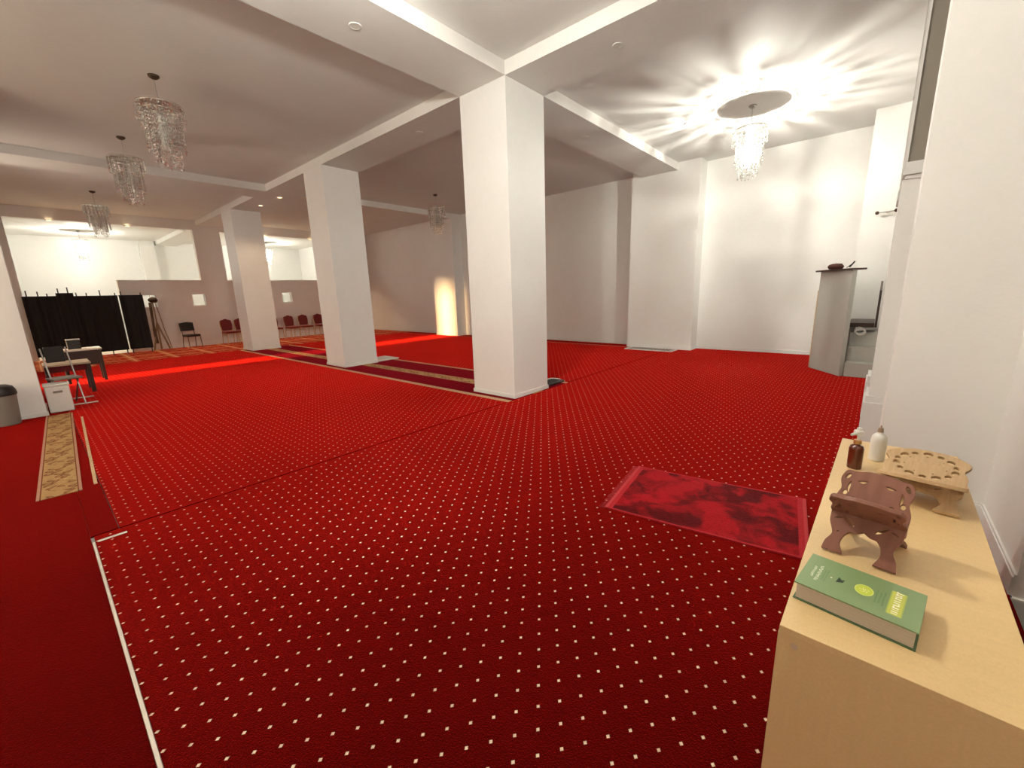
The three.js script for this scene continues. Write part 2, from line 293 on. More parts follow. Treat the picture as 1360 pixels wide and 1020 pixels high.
tag(mesh('patterned_carpet', carpetGeo(-0.9, XF, ZF, -15.605, 9), M.lattice), 'red and gold panelled carpet in front of the row of chairs', 'carpet');
tag(mesh('plain_carpet', [carpetGeo(-3.2, 0.009, -9.75, 0.67, 9)], M.plain), 'plain dark red carpet left of the white metal strip', 'carpet');
tag(mesh('plain_carpet', [carpetGeo(-0.9, 0.155, -15.6, -9.76, 9)], M.plain), 'plain dark red carpet behind the pier', 'carpet');
tag(mesh('plain_carpet', [carpetGeo(0.010, 0.155, -9.745, -3.914, 9)], M.plain), 'narrow plain red carpet between the ornamental strip and the dots', 'carpet');
{ // ornamental strip lying on the plain carpet
  const g = new THREE.BoxGeometry(0.27, 0.006, 3.95, 1, 1, 1); const uv = g.attributes.uv; for (let i = 0; i < uv.count; i++) uv.setY(i, uv.getY(i) * 4.5);
  const m = mesh('ornamental_carpet_strip', g, M.scroll); m.position.set(-0.02, 0.003, -7.0); m.rotation.y = -0.037; tag(m, 'gold carpet strip with dark leaf scrolls leading to the pier', 'carpet strip');
  const l = mesh('carpet_edging', box(-0.012, 0.012, 0, 0.004, -1.8, 1.6), M.paleBorder); l.position.set(0.19, 0, -6.7); l.rotation.y = -0.037; tag(l, 'thin pale line beside the gold carpet strip', 'carpet edging');
}
{
  const t = thing('threshold_strip', 'white metal edging strip where plain carpet meets dotted carpet', 'edging strip');
  mesh('long_strip', rbox(0.010, 0.024, -0.006, 0.006, -3.79, 0.66, 0.004), M.paleMetal, t);
  mesh('short_strip', rbox(0.036, 0.185, 0.0005, 0.006, -3.80, -3.775, 0.003), M.paleMetal, t);
}

// ------------------------------------------------------------------ chandeliers
function bead(r, h) { const g = new THREE.OctahedronGeometry(1, 0); g.scale(r, h / 2, r); return g; }
function strandGeo(len, r) { const list = [], n = Math.max(2, Math.round(len / 0.045)), h = len / n; for (let i = 0; i < n; i++) { const b = bead(i === n - 1 ? r * 1.35 : r * (0.85 + 0.3 * ((i * 7) % 3) / 2), h * 0.98); b.translate(0, -h * (i + 0.5), 0); list.push(b); } return merge(list); }
const strandPool = [0.17, 0.21, 0.25, 0.40, 0.46, 0.52].map(l => [l, strandGeo(l, 0.013)]);
function chandelier(label, lit, power, soft = 1.0) {
  const t = thing('crystal_chandelier', label, 'chandelier'); // its origin is the ceiling
  mesh('canopy', new THREE.LatheGeometry([[0, 0], [0.062, 0], [0.06, -0.02], [0.035, -0.04], [0.012, -0.05], [0, -0.05]].map(a => new THREE.Vector2(...a)), 24), lit ? M.steel : M.bronze, t);
  mesh('cable', bar([0, -0.04, 0], [0, -0.34, 0], 0.005, 6), M.steel, t);
  mesh('top_plate', [(() => { const g = new THREE.CylinderGeometry(0.244, 0.244, 0.012, 40); g.translate(0, -0.345, 0); return g; })()], M.chrome, t);
  for (const [r, y] of [[0.25, -0.36], [0.20, -0.42], [0.14, -0.60]]) { const g = new THREE.TorusGeometry(r, 0.007, 6, 40); g.rotateX(Math.PI / 2); g.translate(0, y, 0); mesh('ring', g, M.chrome, t); }
  for (let k = 0; k < 3; k++) { const a = k * 2.094; mesh('arm', [bar([0.03 * Math.cos(a), -0.35, 0.03 * Math.sin(a)], [0.25 * Math.cos(a), -0.36, 0.25 * Math.sin(a)], 0.005, 6), bar([0.17 * Math.cos(a), -0.35, 0.17 * Math.sin(a)], [0.14 * Math.cos(a), -0.60, 0.14 * Math.sin(a)], 0.003, 6)], M.chrome, t); }
  for (const [r, y, n, i0, i1] of [[0.25, -0.36, 34, 0, 2], [0.20, -0.42, 36, 3, 5], [0.14, -0.60, 26, 3, 5], [0.09, -0.66, 12, 3, 4]])
    for (let k = 0; k < n; k++) {
      const a = (k + rr(-0.6, 0.6)) / n * 2 * Math.PI, [l, g] = strandPool[i0 + Math.floor(rnd() * (i1 - i0 + 1))];
      const s = mesh('crystal_strand', g, M.crystal, t); s.position.set((r + rr(-0.012, 0.012)) * Math.cos(a), y, (r + rr(-0.012, 0.012)) * Math.sin(a)); s.rotation.y = rr(0, 3);
    }
  mesh('socket', new THREE.CylinderGeometry(0.02, 0.024, 0.08, 12).translate(0, -0.41, 0), M.steel, t);
  const b = mesh('bulb', new THREE.CapsuleGeometry(0.055, 0.34, 6, 18).translate(0, -0.68, 0), lit ? M.bulb : M.lens, t);
  if (lit) { const p = new THREE.PointLight(LAMP_COLOR, power); p.position.set(0, -0.62, 0); p.castShadow = true; p.shadow.radius = soft; p.name = 'chandelier_lamp'; t.add(p); }
  return t;
}
chandelier('lit crystal chandelier throwing rays over the ceiling by the pulpit', true, LAMP_POWER).position.set(8.47, HC, -1.93);
chandelier('lit crystal chandelier of the bay above the cabinet', true, NEAR_POWER, 3.5).position.set(1.55, HC, -2.5);
const darkCh = chandelier('unlit crystal chandelier before the beam, hanging over the red dotted carpet', false);
darkCh.position.set(1.64, HC, -7.43);
dup(darkCh, [1.655, HC, -10.4], 1.1, 'unlit crystal chandelier hanging just in front of the cross beam');
dup(darkCh, [1.685, HC, -15.6], 2.3, 'unlit crystal chandelier against the bright opening to the second hall');
dup(darkCh, [8.5, HC, -10.2], 0.7, 'unlit crystal chandelier hanging before the long wall beyond the pillars');
chandelier('lit crystal chandelier of the second hall above the black screens', true, FAR_POWER, 3).position.set(1.9, HC, -23.8);
chandelier('lit crystal chandelier of the second hall between two pillars', true, FAR_POWER, 3).position.set(8.6, HC, -23.8);

// ------------------------------------------------------------------ recessed lights
function downlight(x, y, z, r, label, lit) {
  const t = thing('downlight', label, 'downlight', [x, y, z], 0, lit ? undefined : 'unlit downlights in the beams');
  const g = new THREE.TorusGeometry(r, r * 0.16, 8, 32); g.rotateX(Math.PI / 2); mesh('rim', g, lit ? M.steel : M.trim, t);
  mesh('lens', new THREE.CylinderGeometry(r * 0.9, r * 0.9, 0.012, 28), lit ? M.litLens : M.lens, t);
  if (lit) { const p = new THREE.SpotLight(new THREE.Color(1, 0.72, 0.42), lit, 0, 1.0, 0.6); p.position.set(0, -0.03, 0); p.target.position.set(0, -1, 0); p.castShadow = true; p.shadow.radius = 2; p.name = 'downlight_lamp'; t.add(p, p.target); }
}
downlight(2.75, H, -4.39, 0.055, 'unlit downlight in the cross beam between the pillar and the pier side');
downlight(4.99, H, -2.59, 0.055, 'unlit downlight in the beam running towards the white right hand wall');
downlight(7.25, H, -4.37, 0.055, 'unlit downlight in the cross beam that ends at the wall pilaster');
downlight(4.97, H, -6.27, 0.055, 'unlit downlight in the beam above the striped carpet runner');
downlight(8.47, HC, -2.91, 0.10, 'large round downlight in the ceiling beside the lit chandelier');
downlight(5.06, H, -13.97, 0.06, 'small lit downlight in the beam next to the chair row pillar', 4);
downlight(5.08, H, -12.6, 0.06, 'small lit downlight at the crossing of the rear beams', 4);
downlight(0.95, 4.095, ZF + 0.02, 0.07, 'warm lit downlight in the opening head above the black screens', 12);
downlight(2.7, 4.095, ZF + 0.02, 0.07, 'warm lit downlight in the opening head beside the low sill', 12);
downlight(6.85, 4.095, ZF + 0.02, 0.07, 'warm lit downlight in the opening head next to the pillar', 12);
downlight(8.62, 4.095, ZF + 0.02, 0.07, 'warm lit downlight in the opening head at the far right end', 12);

// ------------------------------------------------------------------ cabinet and what stands on it
const CT = 0.70;                                             // cabinet top
{
  const t = thing('low_cabinet', 'long low beech cabinet along the white wall', 'cabinet', [1.11, 0, 0.13], -0.020);
  const L = 1.74, w = 0.222;                                 // local x runs along the wall
  mesh('worktop', rbox(0, L, CT - 0.02, CT, -w, w, 0.0015), M.maple, t);
  const side = mesh('end_panel', rbox(0.002, 0.02, 0, CT - 0.02, -w + 0.002, w - 0.002, 0.001), M.maple, t);
  mesh('screw_cap', new THREE.CylinderGeometry(0.008, 0.008, 0.003, 16).rotateZ(Math.PI / 2).translate(0.001, CT - 0.045, -w + 0.035), M.rawWood, side);
  mesh('end_panel', rbox(L - 0.02, L - 0.002, 0, CT - 0.02, -w + 0.002, w - 0.002, 0.001), M.maple, t);
  mesh('back_panel', box(0.02, L - 0.02, 0.02, CT - 0.02, w - 0.012, w - 0.004), M.maple, t);
  mesh('bottom_panel', box(0.02, L - 0.02, 0.06, 0.078, -w + 0.02, w - 0.012), M.maple, t);
  mesh('plinth', box(0.02, L - 0.02, 0, 0.06, -w + 0.04, -w + 0.055), M.maple, t);
  for (let k = 0; k < 3; k++) { const a = 0.004 + k * (L - 0.008) / 3, b = a + (L - 0.008) / 3 - 0.003; const d = mesh('door', rbox(a, b, 0.064, CT - 0.024, -w - 0.002, -w + 0.016, 0.001), M.maple, t); mesh('knob', new THREE.SphereGeometry(0.012, 12, 8).translate(k === 1 ? a + 0.05 : b - 0.05, 0.5, -w - 0.012), M.steel, d); }
}
// carved folding bookstand: two boards crossing like an X
function shapeWith(outline, holes) { const s = new THREE.Shape(outline.map(a => new THREE.Vector2(...a))); for (const h of holes) s.holes.push(new THREE.Path(h.map(a => new THREE.Vector2(...a)))); return s; }
function ell(cx, cy, a, b, rot = 0, n = 12) { const o = []; for (let i = 0; i < n; i++) { const t = -i / n * 2 * Math.PI, x = a * Math.cos(t), y = b * Math.sin(t); o.push([cx + x * Math.cos(rot) - y * Math.sin(rot), cy + x * Math.sin(rot) + y * Math.cos(rot)]); } return o; }
function crescent(cx, cy, r, a0, a1, w, n = 7) { const o = []; for (let i = 0; i <= n; i++) { const a = a0 + (a1 - a0) * i / n; o.push([cx + r * Math.cos(a), cy + r * Math.sin(a)]); } for (let i = n; i >= 0; i--) { const a = a0 + (a1 - a0) * i / n, q = r - w * Math.sin(Math.PI * (i + 0.35) / (n + 0.7)); o.push([cx + q * Math.cos(a), cy + q * Math.sin(a)]); } return o.reverse(); }
function smooth(pts, n) { const c = new THREE.CatmullRomCurve3(pts.map(p => new THREE.Vector3(p[0], p[1], 0)), false, 'catmullrom', 0.4); return c.getPoints(n).map(v => [v.x, v.y]); }
function boardGeo(shape, th) { const g = new THREE.ExtrudeGeometry(shape, { depth: th, bevelEnabled: true, bevelSize: 0.0012, bevelThickness: 0.0012, bevelSegments: 1, curveSegments: 8 }); g.translate(0, 0, -th / 2); return metreUV(g); }
// u runs across the stand, v from foot to top of a board of length L, W the half width; the joint sits at vj
function legPart(W, vj) {
  const half = smooth([[W * 0.98, 0], [W * 0.93, vj * 0.22], [W * 0.80, vj * 0.45], [W * 0.95, vj * 0.75], [W * 0.98, vj]], 16);
  const inner = smooth([[W * 0.42, vj * 0.0], [W * 0.55, vj * 0.25], [W * 0.50, vj * 0.45], [W * 0.36, vj * 0.60], [W * 0.18, vj * 0.62], [0, vj * 0.70]], 18);
  return { half, inner };
}
function boardShape(W, L, vj, style, holes) {
  const { half, inner } = legPart(W, vj);
  const top = style === 'walnut'
    ? smooth([[W * 0.98, vj], [W, L * 0.62], [W * 0.90, L * 0.74], [W * 0.98, L * 0.86], [W * 0.86, L * 0.965], [W * 0.55, L * 0.975], [W * 0.25, L], [0, L * 1.0]], 28)
    : smooth([[W * 0.98, vj], [W * 1.02, L * 0.60], [W * 0.92, L * 0.72], [W * 1.05, L * 0.84], [W * 0.82, L * 0.93], [W * 0.4, L * 0.985], [0, L]], 28);
  const right = [...inner.slice().reverse(), ...half, ...top.slice(1)];
  // outline counter clockwise: start at the arch middle, out along the right, back along the mirrored left
  const left = right.slice(1, -1).reverse().map(([x, y]) => [-x, y]);
  return shapeWith([...right, ...left], holes);
}
function bookstand(name, label, mat, { W, L, vj, th, front, back, style, pos, turn }) {
  const t = thing(name, label, 'bookstand', pos, turn);
  const mirror = hs => hs.concat(hs.map(h => h.map(([x, y]) => [-x, y]).reverse()));
  const vm = vj + (L - vj) * 0.52;
  let holes;
  if (style === 'walnut') holes = mirror([crescent(0.028 * W / 0.095, vm + 0.004, 0.040, 1.0, 1.75, 0.012), ell(W * 0.80, L * 0.90, 0.006, 0.012, 0.4), crescent(W * 0.42, vm + 0.012, 0.032, -0.75, 0.75, 0.010), ell(W * 0.78, L * 0.70, 0.0075, 0.010), ell(W * 0.52, L * 0.635, 0.0075, 0.010, 0.3), ell(W * 0.24, vm - 0.034, 0.014, 0.0055, -0.25), ell(W * 0.30, vm - 0.048, 0.006, 0.004),
    ell(W * 0.44, vj * 0.86, 0.021, 0.0062, 0.75), crescent(W * 0.72, vj * 0.80, 0.014, 0.2, 2.2, 0.007), ell(W * 0.66, vj * 0.52, 0.003, 0.003)]);
  else {
    holes = []; const n = 14; for (let k = 0; k < n; k++) { const a = (k + 0.5) / n * 2 * Math.PI, big = k % 2; holes.push(ell(W * 0.74 * Math.cos(a), vm + (L - vj) * 0.355 * Math.sin(a), W * (big ? 0.135 : 0.10), (L - vj) * (big ? 0.062 : 0.05), a + Math.PI / 2 * (Math.abs(Math.sin(a)) > 0.6 ? 1 : 0.98), 10)); }
    for (let k = 0; k < 7; k++) { const a = (k + 0.5) / 7 * 2 * Math.PI + 0.22; holes.push(ell(W * 0.53 * Math.cos(a), vm + (L - vj) * 0.255 * Math.sin(a), W * 0.035, (L - vj) * 0.014, a + Math.PI / 2, 8)); }
    holes.push(...mirror([ell(W * 0.44, vj * 0.86, 0.016, 0.005, 0.6)]));
  }
  const g = boardGeo(boardShape(W, L, vj, style, holes), th);
  // front[] / back[]: foot and top of each board in the plane (along, height)
  const place = (nm, [fx, fy], [tx, ty], flip) => { const b = mesh(nm, g, mat, t); const d = new THREE.Vector3(tx - fx, ty - fy, 0).normalize(); const u = new THREE.Vector3(0, 0, 1), n = new THREE.Vector3().crossVectors(u, d); b.quaternion.setFromRotationMatrix(new THREE.Matrix4().makeBasis(u, d, n)); b.position.set(fx, fy, 0); };
  place('rear_leaf', ...back); place('front_leaf', ...front);
  mesh('hinge', bar([front[2][0], front[2][1], -W * 0.9], [front[2][0], front[2][1], W * 0.9], th * 0.8, 10), mat, t);
}
bookstand('carved_bookstand', 'dark brown carved folding bookstand beside the green book', M.walnut, { W: 0.092, L: 0.285, vj: 0.125, th: 0.011, style: 'walnut', pos: [1.545, CT, 0.045], turn: -0.16,
  back: [[0.004, 0.006], [0.174, 0.232]], front: [[0.196, 0.006], [-0.008, 0.204], [0.092, 0.109]] });
bookstand('carved_bookstand', 'pale wooden carved bookstand opened wide next to the white bottle', M.beech, { W: 0.120, L: 0.335, vj: 0.135, th: 0.012, style: 'beech', pos: [2.06, CT, 0.195], turn: -0.14,
  back: [[0.02, 0.010], [0.33, 0.138]], front: [[0.31, 0.010], [-0.005, 0.124], [0.150, 0.064]] });

{ // green book, fore edge towards the end of the cabinet
  const cv = document.createElement('canvas'); cv.width = 512; cv.height = 720; const c = cv.getContext('2d');
  c.fillStyle = '#7f9868'; c.fillRect(0, 0, 512, 720);
  let sd = 5; const r = () => { sd = (sd * 1664525 + 1013904223) >>> 0; return sd / 4294967296; };
  for (let i = 0; i < 9000; i++) { c.fillStyle = r() > 0.5 ? 'rgba(255,255,230,0.03)' : 'rgba(0,30,0,0.035)'; c.fillRect(r() * 512, r() * 720, 2, 2); }
  const line = (x, y, w, h, col) => { c.fillStyle = col; let p = x; while (p < x + w) { const q = h * (0.35 + 0.35 * r()); c.fillRect(p, y + (r() > 0.7 ? 0 : h * 0.18), Math.max(2, q * 0.45), h * 0.8); if (r() > 0.4) c.fillRect(p, y + h * (r() > 0.5 ? 0.2 : 0.75), q, h * 0.2); p += q + h * 0.14; } };
  // title on a yellow green band near the head
  c.fillStyle = '#c3c64f'; c.fillRect(86, 104, 318, 74); c.fillStyle = '#a9b850'; c.fillRect(86, 98, 318, 8); c.fillRect(86, 178, 318, 8);
  line(104, 116, 290, 44, '#fbf8dc');
  line(140, 206, 200, 12, '#557a48'); line(160, 228, 160, 12, '#557a48'); line(150, 250, 180, 12, '#557a48');
  c.fillStyle = '#c9d84f'; c.beginPath(); c.ellipse(256, 330, 70, 54, 0, 0, 7); c.fill(); c.strokeStyle = '#e6ef8a'; c.lineWidth = 5; c.stroke();
  c.strokeStyle = '#f2f4b4'; c.lineWidth = 4; for (let k = 0; k < 5; k++) { c.beginPath(); c.ellipse(256 + 22 * Math.cos(k * 1.26), 330 + 17 * Math.sin(k * 1.26), 14, 10, k, 0.3, 4.2); c.stroke(); }
  c.fillStyle = '#2c4030'; c.beginPath(); c.moveTo(214, 500); c.lineTo(300, 492); c.lineTo(268, 470); c.lineTo(288, 452); c.lineTo(238, 458); c.closePath(); c.fill();
  c.fillStyle = '#eef0d0'; c.fillRect(244, 528, 14, 12);
  line(150, 560, 190, 9, '#557a48'); line(160, 578, 170, 9, '#557a48');
  line(130, 602, 230, 24, '#f3f2d8'); line(168, 640, 170, 20, '#f3f2d8');
  const tx = new THREE.CanvasTexture(cv); tx.colorSpace = THREE.SRGBColorSpace;
  const cover = phys({ map: tx, roughness: 0.35, clearcoat: 0.25 }), edge = std({ color: lin(0.085, 0.15, 0.065), roughness: 0.45 });
  const t = thing('book', 'thick green hardback book with yellow emblem lying on the cabinet', 'book', [1.318, CT, 0.053], -0.14);
  const w = 0.178, l = 0.248, h = 0.052;                      // w along x, l along z; the spine is on the far side
  const top = new THREE.BoxGeometry(w, 0.0035, l); { const uv = top.attributes.uv, p = top.attributes.position; for (let i = 0; i < uv.count; i++) uv.setXY(i, 0.5 + p.getX(i) / w, 0.5 + p.getZ(i) / l); }
  top.translate(0, h - 0.00175, 0); mesh('front_cover', top, cover, t);
  mesh('back_cover', rbox(-w / 2, w / 2, 0, 0.0035, -l / 2, l / 2, 0.001), edge, t);
  const sp = new THREE.CylinderGeometry(h / 2, h / 2, l, 20, 1, false, 0, Math.PI); sp.rotateX(Math.PI / 2); sp.scale(0.35, 1, 1); sp.translate(w / 2 - 0.001, h / 2, 0); mesh('spine', sp, edge, t);
  const pages = []; const n = 14; for (let k = 0; k < n; k++) { const y0 = 0.0035 + k * (h - 0.007) / n; pages.push(box(-w / 2 + 0.006 + 0.0008 * (k % 3), w / 2 - 0.002, y0, y0 + (h - 0.007) / n - 0.0002, -l / 2 + 0.005, l / 2 - 0.005)); }
  mesh('pages', pages, M.paper, t);
}
{ // pump bottle
  const t = thing('pump_bottle', 'brown pump bottle with white pump head on the cabinet', 'bottle', [2.405, CT, 0.008], 0.5);
  mesh('body', new THREE.LatheGeometry([[0, 0], [0.026, 0], [0.028, 0.004], [0.028, 0.095], [0.024, 0.108], [0.012, 0.114], [0.011, 0.122], [0, 0.122]].map(a => new THREE.Vector2(...a)), 28), M.brownPlastic, t);
  mesh('collar', new THREE.CylinderGeometry(0.0145, 0.0155, 0.018, 20).translate(0, 0.128, 0), M.gold, t);
  const p = mesh('pump_head', [bar([0, 0.136, 0], [0, 0.165, 0], 0.0045, 10), rbox(-0.017, 0.017, 0.158, 0.183, -0.015, 0.015, 0.006), bar([0, 0.174, 0.004], [-0.022, 0.168, -0.04], 0.008, 10, 0.006)], M.whitePlastic, t);
  mesh('button', new THREE.CylinderGeometry(0.009, 0.011, 0.012, 16).translate(0, 0.189, 0), M.whitePlastic, p);
}
{
  const t = thing('lotion_bottle', 'white bottle with small metallic cap on the cabinet', 'bottle', [2.575, CT, 0.086], 0.2);
  mesh('body', new THREE.LatheGeometry([[0, 0], [0.027, 0], [0.030, 0.005], [0.031, 0.10], [0.028, 0.122], [0.018, 0.134], [0.0105, 0.137], [0.0105, 0.146], [0, 0.146]].map(a => new THREE.Vector2(...a)), 28), M.whitePlastic, t);
  mesh('cap', [new THREE.CylinderGeometry(0.0095, 0.012, 0.020, 18).translate(0, 0.153, 0), new THREE.TorusGeometry(0.007, 0.002, 6, 16).translate(0, 0.168, 0)], std({ color: lin(0.45, 0.33, 0.24), metalness: 0.6, roughness: 0.35 }), t);
}
{ // prayer mat
  const t = thing('prayer_mat', 'crushed red velvet prayer mat lying askew on the dotted carpet', 'prayer mat', [2.985, 0, -0.775], 0.135);
  const g = new THREE.BoxGeometry(0.83, 0.009, 1.20, 30, 1, 42); const p = g.attributes.position, uv = g.attributes.uv;
  for (let i = 0; i < p.count; i++) { const x = p.getX(i), z = p.getZ(i); uv.setXY(i, 0.5 + x / 0.83, 0.5 + z / 1.20); if (p.getY(i) > 0) p.setY(i, 0.0075 + 0.006 * fbm(x * 7 + 30, z * 7 + 30, 256, 3)); else p.setY(i, 0.0005); }
  g.computeVertexNormals(); mesh('pile', g, M.velvet, t);
  const hem = std({ color: lin(0.40, 0.016, 0.02), roughness: 0.85 });
  for (const s of [-1, 1]) mesh('hem', rbox(-0.415, 0.415, 0.001, 0.0125, s * 0.6 - 0.012, s * 0.6 + 0.012, 0.004), hem, t);
  const fr = []; for (let k = 0; k < 110; k++) { const x = -0.41 + 0.82 * k / 109; fr.push(bar([x, 0.004, -0.605], [x + rr(-0.008, 0.008), 0.002, -0.645 - rr(0, 0.015)], 0.0016, 4)); }
  mesh('fringe', fr, hem, t);
}

// ------------------------------------------------------------------ pulpit in the corner
{
  const t = thing('pulpit', 'grey painted wooden pulpit with steps in the corner by the long wall', 'pulpit', [8.78, 0, -0.35]);
  const foot = [[0, 0], [0.67, -0.47], [0.73, -0.40], [0.06, 0.055]];
  const s = new THREE.Shape(foot.map(([x, z]) => new THREE.Vector2(x, -z))), g = new THREE.ExtrudeGeometry(s, { depth: 1.735, bevelEnabled: false }); g.rotateX(-Math.PI / 2); g.translate(0, 0.005, 0);
  mesh('panel', metreUV(g), M.greyPaint, t);
  mesh('edge_board', [bar([0.685, 0.01, -0.478], [0.672, 1.42, -0.470], 0.013, 4)], M.rawWood, t);
  const cap = new THREE.ExtrudeGeometry(new THREE.Shape([[-0.06, 0.0], [0.66, 0.55], [0.86, 0.30], [0.13, -0.17]].map(a => new THREE.Vector2(...a))), { depth: 0.028, bevelEnabled: false }); cap.rotateX(-Math.PI / 2); cap.translate(0, 1.74, 0);
  mesh('top_board', metreUV(cap), M.darkWood, t);
  for (let k = 0; k < 3; k++) mesh('step', rbox(0.02 + 0.22 * k, 0.95, 0.005 + 0.235 * k, 0.005 + 0.235 * (k + 1), 0.062, 0.50, 0.006), M.greyPaint, t);
  mesh('platform', rbox(0.62, 1.40, 0.0, 0.80, 0.02, 0.11, 0.005), M.greyPaint, t);
  mesh('seat_board', rbox(0.40, 1.40, 0.80, 0.87, 0.02, 0.36, 0.008), M.darkWood, t);
  const rail = mesh('side_rail', (() => { const q = new THREE.ExtrudeGeometry(new THREE.Shape([[0.40, 0.80], [1.15, 0.80], [1.15, 1.55], [0.42, 1.40]].map(a => new THREE.Vector2(...a))), { depth: 0.03, bevelEnabled: false }); q.translate(0, 0, 0.365); return metreUV(q); })(), M.darkWood, t);
  const bp = thing('cloth_bundle', 'small brown cloth bundle lying on the pulpit top', 'cloth bundle', [9.12, 1.768, -0.60], 0.4);
  const bg = new THREE.SphereGeometry(1, 20, 12); { const p = bg.attributes.position; for (let i = 0; i < p.count; i++) { const x = p.getX(i), y = p.getY(i), z = p.getZ(i), k = 1 + 0.22 * (fbm(x * 2 + 9, z * 2 + y + 9, 64, 3) - 0.5); p.setXYZ(i, x * 0.085 * k, Math.max(0, (y + 0.75) * 0.055 * k), z * 0.12 * k); } bg.computeVertexNormals(); }
  mesh('cloth', bg, std({ color: lin(0.10, 0.035, 0.025), roughness: 0.8 }), bp);
  mesh('fold', new THREE.TorusGeometry(0.06, 0.016, 8, 20, 4).rotateX(Math.PI / 2).translate(0.01, 0.075, 0.02), std({ color: lin(0.085, 0.03, 0.02), roughness: 0.8 }), bp);
  const bk = thing('book_rest', 'black slanted book rest standing up from the pulpit top', 'book rest', [8.87, 1.77, -0.40], 0);
  const br = rbox(-0.10, 0.10, 0.004, 0.016, 0.01, 0.12, 0.003); br.rotateX(-1.0); mesh('board', br, M.blackPlastic, bk); mesh('prop', bar([0, 0.01, -0.04], [0, 0.085, 0.045], 0.006), M.blackPlastic, bk);
  const cb = tag(mesh('coiled_cable', (() => { const pts = []; for (let i = 0; i < 40; i++) { const a = i * 0.55; pts.push([9.14 + 0.012 * Math.sin(a * 0.3), 0.75 + 0.055 * Math.sin(a) - 0.0008 * i, -0.18 + 0.06 * Math.cos(a) + 0.001 * i]); } pts.push([9.145, 0.775, -0.02], [9.15, 0.78, 0.0]); return tube(pts, 0.006, 160, 5); })(), M.whitePlastic), 'white coiled cable hanging under the pulpit seat board', 'cable');
}
{
  const t = thing('wall_rail', 'small dark rail with knobs fixed to the wall above the pulpit', 'wall rail', [10.24, 2.725, 0], 0);
  mesh('bar', bar([-0.09, 0, -0.18], [-0.09, 0.013, 0.07], 0.009), M.steel, t);
  for (const [y, z] of [[0, -0.18], [0.013, 0.07]]) mesh('knob', new THREE.SphereGeometry(0.03, 14, 10).translate(-0.09, y, z), M.darkWood, t);
  mesh('bracket', [bar([0, 0.006, -0.05], [-0.09, 0.006, -0.05], 0.014), rbox(-0.012, 0, -0.05, 0.06, -0.10, 0.0, 0.004)], M.whitePlastic, t);
}
// floor grille, cable box, plate
{
  const t = thing('floor_grille', 'grey metal floor grille at the foot of the wall pilaster', 'grille', [10.47, 0, -4.32]);
  mesh('frame', [box(-0.24, 0.24, 0, 0.02, -0.62, -0.58), box(-0.24, 0.24, 0, 0.02, 0.58, 0.62), box(-0.24, -0.2, 0, 0.02, -0.58, 0.58), box(0.2, 0.24, 0, 0.02, -0.58, 0.58)], M.trim, t);
  for (let k = 0; k < 14; k++) mesh('slat', box(-0.2, 0.2, 0.002, 0.014, -0.57 + k * 0.082, -0.53 + k * 0.082), M.steel, t);
}
{
  const t = thing('cable_box', 'dark flat cable box with white lead at the pillar foot', 'cable box', [5.70, 0, -4.12]);
  mesh('body', rbox(-0.26, 0.26, 0, 0.035, -0.13, 0.13, 0.01), M.blackPlastic, t);
  mesh('lead', tube([[-0.22, 0.04, -0.1], [0, 0.045, -0.12], [0.2, 0.045, -0.09], [0.24, 0.04, 0.0], [0.3, 0.01, 0.05], [0.27, 0.01, 0.12]], 0.010, 40, 6), M.whitePlastic, t);
}
tag(mesh('floor_plate', rbox(5.43, 6.05, 0, 0.03, -9.75, -9.12, 0.008), M.whitePlastic), 'flat white plate on the carpet at the pillar foot', 'plate');

// ------------------------------------------------------------------ chairs by the openings
function banquetChair(label, cloth, frame, round) {
  const t = thing('banquet_chair', label, 'chair');
  const w = 0.21, g = [];
  mesh('seat', rbox(-w, w, 0.41, 0.475, -0.20, 0.22, 0.028, 4), cloth, t);
  const s = new THREE.Shape(round ? smooth([[-0.15, 0], [-0.19, 0.20], [-0.165, 0.36], [-0.09, 0.385], [0, 0.42], [0.09, 0.385], [0.165, 0.36], [0.19, 0.20], [0.15, 0]], 30).map(a => new THREE.Vector2(...a)) : [[-0.2, 0.10], [-0.2, 0.36], [-0.1, 0.375], [0, 0.385], [0.1, 0.375], [0.2, 0.36], [0.2, 0.10]].map(a => new THREE.Vector2(...a)));
  const b = new THREE.ExtrudeGeometry(s, { depth: 0.03, bevelEnabled: true, bevelSize: 0.012, bevelThickness: 0.012, bevelSegments: 3 }); b.rotateX(-0.16); b.translate(0, 0.505, -0.225); mesh('backrest', b, cloth, t);
  const r = 0.0115;
  for (const q of [-1, 1]) {
    mesh('leg', bar([q * 0.19, 0.43, 0.19], [q * 0.20, 0.006, 0.22], r), frame, t);
    mesh('leg', bar([q * 0.19, 0.43, -0.17], [q * 0.195, 0.006, -0.27], r), frame, t);
    mesh('back_post', tube([[q * 0.19, 0.42, -0.18], [q * 0.185, 0.55, -0.215], [q * 0.20, 0.72, -0.245], [q * 0.185, 0.86, -0.27]], r, 12, 7), frame, t);
  }
  mesh('seat_rail', [bar([-0.19, 0.405, 0.19], [0.19, 0.405, 0.19], r), bar([-0.19, 0.405, -0.17], [0.19, 0.405, -0.17], r), bar([-0.19, 0.405, -0.17], [-0.19, 0.405, 0.19], r), bar([0.19, 0.405, -0.17], [0.19, 0.405, 0.19], r)], frame, t);
  return t;
}
const redLabel = 'red banquet chair with gold frame standing next to the lone black chair';
const red = banquetChair(redLabel, M.redCloth, M.gold, true); red.userData.group = 'red banquet chairs along the wall'; red.position.set(4.93, 0, -18.42);
